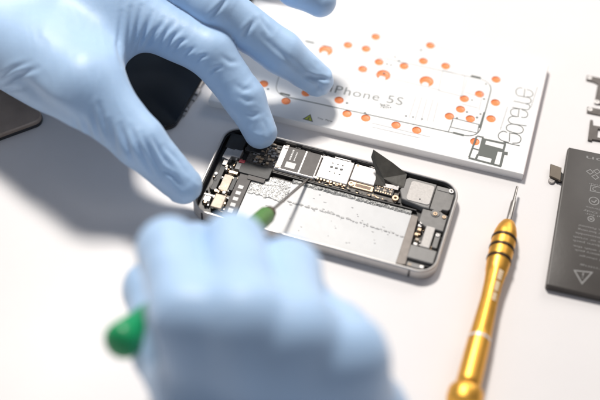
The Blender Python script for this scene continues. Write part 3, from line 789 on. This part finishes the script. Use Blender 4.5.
# ------------------------------------------------------------------ green screwdriver in the right hand
A = np.array(P(307.5, 179.5, 4.2)); B = np.array(P(116, 346, 78))
gs = thing('green_screwdriver', 'green handled screwdriver held in the right glove, its blade on the phone', 'screwdriver'); axis_frame(gs, A, B)
Lt = float(np.linalg.norm(B - A))
tf = float(np.linalg.norm(np.array(P(260, 220, 16)) - A)) - 1
lathe('blade', [(0, .35), (.8, .7), (6, .75), (tf - 2, .8), (tf + 6, .8)], M['shaft'], gs, 20)
lathe('ferrule', [(tf, 1.4), (tf + .4, 3.1), (tf + 3.0, 3.7), (tf + 3.6, 3.6)], M['ferrule'], gs, 32)
lathe('collar', [(tf + 3.6, 3.8), (tf + 4.6, 4.3), (tf + 26, 4.7), (tf + 27, 4.6)], M['olive'], gs, 36)
lathe('handle', [(tf + 27, 4.6), (tf + 28, 4.8), (tf + 30, 5.2), (Lt - 40, 5.6), (Lt - 18, 6.0), (Lt - 14, 6.6), (Lt - 10, 7.1), (Lt - 6, 7.5), (Lt - 3, 7.3), (Lt - 1, 6.0), (Lt, 3.8), (Lt + .3, .4)], M['green'], gs, 40)

# ------------------------------------------------------------------ gloved hands: one continuous skin each, grown from an implicit body
def hash3(i, j, k):
    n = (i * 374761393 + j * 668265263 + k * 2147483647 // 7) & 0xffffffff
    n = ((n ^ (n >> 13)) * 1274126177) & 0xffffffff
    return ((n ^ (n >> 16)) & 0xffff) / 65535.0


def vnoise(p_):
    i = np.floor(p_).astype(np.int64); f = p_ - i; f = f * f * (3 - 2 * f); r_ = 0
    for a in (0, 1):
        for b in (0, 1):
            for c in (0, 1):
                w = (f[:, 0] if a else 1 - f[:, 0]) * (f[:, 1] if b else 1 - f[:, 1]) * (f[:, 2] if c else 1 - f[:, 2])
                r_ = r_ + w * hash3(i[:, 0] + a, i[:, 1] + b, i[:, 2] + c)
    return r_


def cone_d(p_, a, b, ra, rb):
    ab = b - a; L2 = ab @ ab; h = np.clip(((p_ - a) @ ab) / L2, 0, 1)
    return np.linalg.norm(p_ - (a + h[:, None] * ab), axis=1) - (ra + (rb - ra) * h)


def smin(a, b, k):
    h = np.maximum(k - np.abs(a - b), 0) / k
    return np.minimum(a, b) - h * h * h * k / 6


class Hand:
    def __init__(s, palm, fingers, kp=9, kf=3, kj=8, kb=0.8):
        s.palm = [(np.array(a, float), np.array(b, float), ra, rb) for a, b, ra, rb in palm]
        s.fing = [[(np.array(c[i][0], float), np.array(c[i + 1][0], float), c[i][1], c[i + 1][1]) for i in range(len(c) - 1)] for c in fingers]
        s.kp, s.kf, s.kj, s.kb = kp, kf, kj, kb
    def d(s, p_):
        dp = None
        for b in s.palm:
            x = cone_d(p_, *b); dp = x if dp is None else smin(dp, x, s.kp)
        af = None
        for c in s.fing:
            df = None
            for b in c:
                x = cone_d(p_, *b); df = x if df is None else smin(df, x, s.kf)
            af = df if af is None else smin(af, df, s.kb)
        return smin(dp, af, s.kj)
    def bones(s): return s.palm + [b for c in s.fing for b in c]


def surface_nets(fun, lo, hi, h):
    n = [int(math.ceil((hi[i] - lo[i]) / h)) + 1 for i in range(3)]
    ax = [lo[i] + h * np.arange(n[i]) for i in range(3)]
    q = 5; nc = [k // q + 1 for k in n]
    G = np.stack(np.meshgrid(*[np.arange(k) for k in nc], indexing='ij'), -1).reshape(-1, 3)
    cen = np.array(lo) + h * (G * q + (q - 1) / 2)
    dc = fun(cen); near = np.abs(dc) < h * q * 1.9 + 3
    D = np.repeat(np.repeat(np.repeat(dc.reshape(nc), q, 0), q, 1), q, 2)[:n[0], :n[1], :n[2]].astype(np.float32)
    o5 = np.stack(np.meshgrid(*[np.arange(q)] * 3, indexing='ij'), -1).reshape(-1, 3)
    I = (G[near][:, None, :] * q + o5[None]).reshape(-1, 3); I = I[(I < np.array(n)).all(1)]
    for i0 in range(0, len(I), 200000):
        J = I[i0:i0 + 200000]; D[tuple(J.T)] = fun(np.array(lo) + h * J)
    ins = D < 0
    cc = np.zeros([k - 1 for k in n], int)
    for a in (0, 1):
        for b in (0, 1):
            for c in (0, 1): cc += ins[a:n[0] - 1 + a, b:n[1] - 1 + b, c:n[2] - 1 + c]
    act = (cc > 0) & (cc < 8)
    idx = -np.ones(act.shape, int); cells = np.argwhere(act); idx[act] = np.arange(len(cells))
    acc = np.zeros((len(cells), 3)); cnt = np.zeros(len(cells))
    offs = [(a, b, c) for a in (0, 1) for b in (0, 1) for c in (0, 1)]
    for o1 in offs:
        for axx in range(3):
            if o1[axx] == 1: continue
            o2 = list(o1); o2[axx] = 1
            d1 = D[tuple((cells + o1).T)]; d2 = D[tuple((cells + o2).T)]
            m_ = (d1 < 0) != (d2 < 0); t_ = np.where(m_, d1 / np.where(m_, d1 - d2, 1), 0)
            pt = cells + np.array(o1, float); pt[:, axx] += t_
            acc[m_] += pt[m_]; cnt[m_] += 1
    V = np.array(lo) + h * acc / cnt[:, None]
    faces = []
    for axx in range(3):
        sl1 = [slice(None)] * 3; sl2 = [slice(None)] * 3; sl1[axx] = slice(0, n[axx] - 1); sl2[axx] = slice(1, n[axx])
        A_, B_ = ins[tuple(sl1)], ins[tuple(sl2)]
        E_ = np.argwhere(A_ != B_)
        o_ = [k for k in range(3) if k != axx]
        ok = (E_[:, o_[0]] > 0) & (E_[:, o_[1]] > 0) & (E_[:, o_[0]] < n[o_[0]] - 1) & (E_[:, o_[1]] < n[o_[1]] - 1); E_ = E_[ok]
        fl_ = A_[tuple(E_.T)]
        def cell(da, db):
            q_ = E_.copy(); q_[:, o_[0]] -= da; q_[:, o_[1]] -= db; return idx[tuple(q_.T)]
        q_ = np.stack([cell(1, 1), cell(0, 1), cell(0, 0), cell(1, 0)], 1)
        if axx == 1: fl_ = ~fl_
        q_[~fl_] = q_[~fl_][:, ::-1]
        faces.append(q_)
    return V, np.concatenate(faces)


def build_hand(name, H, h, label, wr, seed, parent=None):
    bs = H.bones()
    lo = np.min([np.minimum(a - ra, b - rb) for a, b, ra, rb in bs], axis=0) - 5
    hi = np.max([np.maximum(a + ra, b + rb) for a, b, ra, rb in bs], axis=0) + 5
    V, Fc = surface_nets(H.d, lo, hi, h)
    def grad(p_):
        g = np.stack([H.d(p_ + np.eye(3)[i] * .3) - H.d(p_ - np.eye(3)[i] * .3) for i in range(3)], 1)
        return g / np.maximum(np.linalg.norm(g, axis=1), 1e-6)[:, None]
    for _ in range(2):
        V = V - grad(V) * H.d(V)[:, None] * .9
    N = grad(V)
    dd = wr(V, N)
    V = V + N * dd[:, None]
    me = bpy.data.meshes.new(name); me.from_pydata((V * S).tolist(), [], Fc.tolist()); me.update()
    bm = bmesh.new(); bm.from_mesh(me); bmesh.ops.recalc_face_normals(bm, faces=bm.faces); bm.to_mesh(me); bm.free()
    for p_ in me.polygons: p_.use_smooth = True
    me.materials.append(M['glove'])
    ob = bpy.data.objects.new(name, me); col.objects.link(ob)
    tag(ob, label, 'gloved hand'); return ob


def seg_t(p_, a, b):
    ab = b - a; L = np.linalg.norm(ab); u = ab / L; t_ = (p_ - a) @ u
    rad = np.linalg.norm((p_ - a) - t_[:, None] * u, axis=1); return t_, rad, L, u


def folds(V, N, a, b, reach, amp, lam, seed, skew=(0, 0, 0), t0=-1e9, t1=1e9, soft=8, dirv=None):
    """cross folds of the rubber round a bone: ridges run round the bone, broken up by noise"""
    a = np.array(a, float); b = np.array(b, float)
    t_, rad, L, u = seg_t(V, a, b)
    u2 = np.array(dirv, float) if dirv else u + np.array(skew, float); u2 = u2 / np.linalg.norm(u2)
    tt = V @ u2
    warp = vnoise(V / 17.0 + seed) * 9 + vnoise(V / 6.0 + seed * 2) * 2.2
    ph = (tt + warp) / lam
    q_ = np.stack([ph, vnoise(V / 30 + seed + 9) * 2, np.full(len(V), seed * 1.7)], 1)
    r_ = vnoise(q_); ridge = 1 - np.abs(2 * r_ - 1)
    ridge = ridge ** 1.6 - .45
    t0 = max(t0, -1e6); w = 1 / (1 + np.exp(-(t_ - t0) / soft * 4)) * 1 / (1 + np.exp((t_ - t1) / soft * 4))
    w *= np.clip((reach - rad) / 8, 0, 1)
    br = np.clip(vnoise(V / 13 + seed + 31) * 2.6 - .75, 0, 1)
    return amp * ridge * w * br


# ---- left hand: spread over the phone, seen from the back
Lm = dict(i=P(114, 4, 53), m=P(142, -36, 60), r=P(165, -76, 61), p=P(190, -108, 58))
CM = dict(i=(-168, 84, 46), m=(-166, 98, 50), r=(-165, 110, 50), p=(-163, 121, 46))
Tm = P(84, 86, 50)
l_thumb = [(np.array([-158, 62, 42.]), 19), (Tm, 17), (P(139, 141, 36), 12.2), (P(183, 185, 18), 9.3)]
l_index = [(Lm['i'], 14.5), (P(210, 52, 44), 12.0), (P(244, 98, 27), 10.2), (P(260.5, 132, 15), 8.4)]
l_mid = [(Lm['m'], 14), (P(216, 6, 57), 12.4), (P(281, 52, 36), 10.8), (P(317, 80, 20), 8.6)]
l_ring = [(Lm['r'], 13), (P(250, -52, 60), 12), (P(297, -14, 52), 10.4), (P(320, 1, 46), 8.4)]
l_pink = [(Lm['p'], 12), (P(262, -110, 52), 10), (P(296, -84, 40), 9), (P(312, -72, 34), 8)]
palm = [(CM[k], Lm[k], 17, 14.5) for k in 'imrp']
palm += [(Lm['i'], Lm['m'], 13, 13), (Lm['m'], Lm['r'], 12.5, 12.5), (Lm['r'], Lm['p'], 12, 11)]
palm += [((-168, 84, 44), (-124, 74, 46), 18, 15), ((-158, 62, 42), Tm, 20, 17)]
palm += [(P(78, 45, 45), P(112, 34, 47), 16, 12), (P(60, 60, 44), P(92, 62, 46), 18, 13)]
palm += [((-168, 92, 44), (-200, 92, 44), 27, 27), ((-200, 92, 44), (-330, 102, 48), 27, 35)]
HL = Hand(palm, [l_thumb, l_index, l_mid, l_ring, l_pink], kp=24, kf=5, kj=15)


def creases(V, N, items):
    """hand-placed folds; given as surveyed strokes on the visible side: (stroke, half width, depth)"""
    d = V - CAM; z = d @ Fv; X = 300 + FPX * (d @ Rv) / z; Y = 200 - FPX * (d @ Uv) / z
    face = np.clip(-(N * d).sum(1) / np.linalg.norm(d, axis=1) * 4, 0, 1)
    out = np.zeros(len(V))
    for pts, w, A in items:
        best = np.full(len(V), 1e9); sg = np.zeros(len(V)); par = np.zeros(len(V)); n = len(pts) - 1
        for i in range(n):
            a = np.array(pts[i], float); b = np.array(pts[i + 1], float); ab = b - a; L2 = ab @ ab
            t_ = np.clip(((X - a[0]) * ab[0] + (Y - a[1]) * ab[1]) / L2, 0, 1)
            dx = X - a[0] - t_ * ab[0]; dy = Y - a[1] - t_ * ab[1]; dd = np.hypot(dx, dy)
            m_ = dd < best; best[m_] = dd[m_]; sg[m_] = np.sign(ab[0] * dy - ab[1] * dx)[m_]; par[m_] = ((i + t_) / n)[m_]
        tp = np.sin(np.pi * np.clip(par, 0.03, .97)) ** .6; s_ = best * sg
        out += A * tp * face * (-np.exp(-(s_ / w) ** 2) + .55 * np.exp(-((s_ - 1.9 * w) / (1.2 * w)) ** 2) + .35 * np.exp(-((s_ + 1.9 * w) / (1.3 * w)) ** 2))
    return out


LC = [
    ([(110, 120), (113, 133), (117, 153)], 2.4, 1.0), ([(121, 125), (126, 142), (134, 164)], 2.6, 1.2), ([(131, 127), (139, 148), (155, 177)], 2.5, 1.1),
    ([(142, 134), (150, 152), (162, 176)], 2.4, 1.0), ([(152, 137), (162, 155), (171, 168)], 2.2, .8), ([(163, 170), (173, 176), (182, 187)], 2.2, 1.0),
    ([(164, 146), (176, 158), (186, 172)], 2.4, .7), ([(82, 117), (88, 130), (97, 152)], 2.4, 1.0), ([(92, 108), (96, 124), (101, 142)], 2.2, .8),
    ([(99, 103), (104, 122), (112, 146)], 2.3, 1.0), ([(73, 118), (78, 130), (84, 142)], 2.2, .6),
    ([(122, 66), (118, 45), (121, 12)], 2.2, .9), ([(125, 64), (128, 42), (131, 8)], 2.2, .9), ([(129, 58), (135, 36), (141, 6)], 2.2, 1.0), ([(134, 54), (144, 34), (152, 12)], 2.2, 1.0),
    ([(143, 48), (150, 38), (160, 24)], 2.0, 1.1), ([(147, 47), (158, 34), (164, 18)], 1.9, .8), ([(158, 44), (166, 32), (174, 22)], 2.1, .8), ([(166, 48), (172, 38), (181, 29)], 2.0, .9),
    ([(173, 50), (179, 43), (187, 38)], 2.0, .9), ([(183, 57), (188, 52), (195, 47)], 1.9, .7), ([(196, 62), (201, 57), (207, 55)], 1.9, .8), ([(208, 74), (214, 69), (221, 67)], 1.9, .8),
    ([(227, -2), (219, 8), (209, 19)], 2.2, 1.2), ([(255, 20), (248, 29), (243, 38)], 2.4, 1.0), ([(262, 18), (266, 26), (270, 33)], 2.2, .8),
    ([(305, 76), (316, 78), (333, 80)], 2.2, 1.0), ([(308, 74), (318, 84), (322, 94)], 2.0, .8), ([(262, 36), (282, 54), (306, 76)], 2.6, .6),
    ([(18, 76), (45, 103), (84, 127)], 5.5, 1.6), ([(-4, 88), (16, 76), (38, 68)], 2.6, .9), ([(-4, 80), (14, 68), (30, 62)], 2.4, .6), ([(-4, 97), (8, 90), (24, 88)], 2.2, .8),
    ([(240, 96), (247, 101), (255, 100)], 2.4, .5), ([(244, 112), (252, 116), (262, 113)], 2.2, .45), ([(236, 84), (243, 90), (252, 88)], 2.4, .5), ([(262, 118), (266, 126), (268, 136)], 2.2, .5),
    ([(222, 56), (230, 62), (238, 62)], 2.4, .5),
]


def wr_left(V, N):
    d = np.zeros(len(V))
    d += folds(V, N, l_thumb[0][0], l_thumb[1][0], 36, .8, 5.0, 3.3, None, 22, 70, dirv=(.94, .33, 0))
    d += folds(V, N, l_thumb[1][0], l_thumb[2][0], 28, 1.15, 4.6, 5.1, None, -14, 36, dirv=(.94, .25, 0))
    d += folds(V, N, l_thumb[2][0], l_thumb[3][0], 20, .55, 4.6, 8.2, (0, 0, 0), -4, 28)
    d += folds(V, N, l_index[0][0], l_index[1][0], 26, 1.0, 5.0, 2.2, (0, .25, 0), -22, 44)
    d += folds(V, N, l_index[1][0], l_index[2][0], 22, .6, 4.8, 7.2, (0, 0, 0), -10, 30)
    d += folds(V, N, l_index[2][0], l_index[3][0], 18, .3, 4.0, 9.2, (0, 0, 0), -5, 16)
    d += folds(V, N, l_mid[0][0], l_mid[1][0], 26, .9, 5.5, 12.2, (0, .2, 0), 10, 60)
    d += folds(V, N, l_mid[1][0], l_mid[2][0], 22, .8, 5.0, 14.2, (0, 0, 0), -8, 34)
    d += folds(V, N, l_mid[2][0], l_mid[3][0], 18, .8, 4.5, 15.2, (.3, 0, 0), 6, 30)
    d += folds(V, N, l_ring[1][0], l_ring[3][0], 20, .7, 5.0, 16.2, (0, 0, 0), -5, 40)
    d += folds(V, N, (-196, 101, 47), (-150, 95, 48), 50, .8, 7.0, 21.2, (0, 0, 0), -60, 18, 10)
    d += folds(V, N, (-330, 102, 48), (-200, 92, 44), 60, 2.0, 13.0, 23.2, (0, 0, 0), 0, 110, 10)
    d += (vnoise(V / 18 + 5) - .5) * .35
    d = d * .35 + creases(V, N, LC) * .85
    # loose rubber at the tips
    for c in (l_mid, l_thumb, l_index):
        a = np.array(c[-1][0]); w = np.exp(-(np.linalg.norm(V - a, axis=1) / 13) ** 2)
        d += w * (np.abs(vnoise(V / 4.5 + 3) - .5) * -1.4 + .2)
    return d


hl = build_hand('left_glove', HL, 0.85, 'left hand in a pale blue nitrile glove, fingers spread over the phone', wr_left, 1)
hl.name = 'gloved_hand'

# ---- right hand: pen grip on the green screwdriver, seen from behind
Rm = dict(i=P(190, 316, 108), m=P(243, 318, 113), r=P(294, 332, 107), p=P(344, 356, 94))
WR = np.array(P(285, 505, 32))
r_index = [(Rm['i'], 14), (P(169, 250, 96), 12.2), (P(195, 250, 66), 10.5), (P(232, 250, 30), 8.4)]
r_mid = [(Rm['m'], 14), (P(233, 246, 97), 12.4), (P(236, 243, 60), 10.2), (P(240, 246, 28), 8.2)]
r_ring = [(Rm['r'], 14), (P(288, 270, 90), 12.2), (P(280, 277, 56), 10), (P(262, 284, 30), 8.4)]
r_pink = [(Rm['p'], 14), (P(334, 335, 78), 13), (P(320, 340, 46), 10), (P(296, 328, 26), 8.4)]
r_thumb = [(P(205, 405, 74), 15), (P(168, 345, 64), 13), (P(151, 290, 56), 11.2), (P(205, 268, 28), 9.4)]
palm = []
WC = [WR + np.array(v) for v in ((-16, 4, 3), (-6, 2, 6), (6, 0, 6), (16, -2, 2))]
for k, w in zip('imrp', WC): palm.append((w, Rm[k], 18, 13.8))
palm += [(Rm['i'] * .88 + WR * .12, Rm['m'] * .88 + WR * .12, 12.5, 12.5), (Rm['m'] * .88 + WR * .12, Rm['r'] * .88 + WR * .12, 12.5, 12.5), (Rm['r'] * .88 + WR * .12, Rm['p'] * .88 + WR * .12, 12.5, 12)]
palm += [(WC[0], P(205, 405, 74), 17, 15), (P(205, 405, 74), P(168, 345, 64), 15, 13), (P(215, 370, 74), P(262, 365, 72), 20, 20)]
palm += [(P(303, 296, 78), P(326, 324, 72), 9.5, 10.5)]
palm += [(Rm['p'], P(366, 420, 56), 13, 15), (P(366, 420, 56), WC[3], 16, 20)]
palm += [(WR, np.array(P(300, 585, 34)), 26, 27), (np.array(P(300, 585, 34)), np.array([20., -390., 40.]), 27, 36)]
HR = Hand(palm, [r_thumb, r_index, r_mid, r_ring, r_pink], kp=14, kf=6, kj=10, kb=2.5)


def wr_right(V, N):
    d = np.zeros(len(V))
    for k, c in enumerate((r_index, r_mid, r_ring, r_pink)):
        d += folds(V, N, c[0][0], c[1][0], 24, .9, 7.0, 3.1 + k * 2, (0, 0, 0), -8, 40)
    d += folds(V, N, WR, Rm['m'], 60, 1.0, 11.0, 31.1, (0, 0, 0), -30, 40)
    d += folds(V, N, r_thumb[0][0], r_thumb[2][0], 26, 1.2, 7.5, 17.1, (0, .2, 0), 0, 60)
    d += (vnoise(V / 14 + 15) - .5) * .9
    return d


hr = build_hand('right_glove', HR, 1.3, 'right hand in a pale blue nitrile glove, fist gripping the green screwdriver', wr_right, 2)
hr.name = 'gloved_hand'

# ------------------------------------------------------------------ light
w = bpy.data.worlds.new('World'); sc.world = w; w.use_nodes = True
bgn = w.node_tree.nodes['Background']
bgn.inputs['Color'].default_value = (0.93, 0.93, 1.0, 1); bgn.inputs['Strength'].default_value = 0.215


def area(name, loc, size, power, color, target=(0, 0, 0), sy=None):
    l = bpy.data.lights.new(name, 'AREA'); l.energy = power; l.color = color; l.size = size
    if sy: l.shape = 'RECTANGLE'; l.size_y = sy
    o = bpy.data.objects.new(name, l); col.objects.link(o); o.location = loc
    o.rotation_euler = (Vector(target) - Vector(loc)).to_track_quat('-Z', 'Y').to_euler(); return o


LD = np.array([-0.18, 0.60, 1.0]); LD /= np.linalg.norm(LD)
area('key_lamp', tuple(LD * 1.5), 0.24, 24.8, (1.0, 0.955, 0.90))
area('fill_light', (0.9, 1.3, 0.9), 0.9, 8.5, (1.0, 0.98, 0.96), sy=0.7)  # added soft fill from the far right, for brightness and metal reflections

# ------------------------------------------------------------------ camera
cam = bpy.data.cameras.new('camera'); co = bpy.data.objects.new('camera', cam); col.objects.link(co); sc.camera = co
cam.sensor_width = 36; cam.lens = 75; cam.clip_start = 0.01; cam.clip_end = 50
mw = Matrix([[Rv[0], Uv[0], -Fv[0], CAM[0] * S], [Rv[1], Uv[1], -Fv[1], CAM[1] * S], [Rv[2], Uv[2], -Fv[2], CAM[2] * S], [0, 0, 0, 1]])
co.matrix_world = mw
cam.dof.use_dof = True
fo = np.array(P(330, 165, 5)); cam.dof.focus_distance = float((fo - CAM) @ Fv) * S
cam.dof.aperture_fstop = 3.5
sc.view_settings.view_transform = 'Standard'; sc.view_settings.look = 'None'; sc.view_settings.exposure = 0.0; sc.view_settings.gamma = 1
sc.render.engine = 'CYCLES'
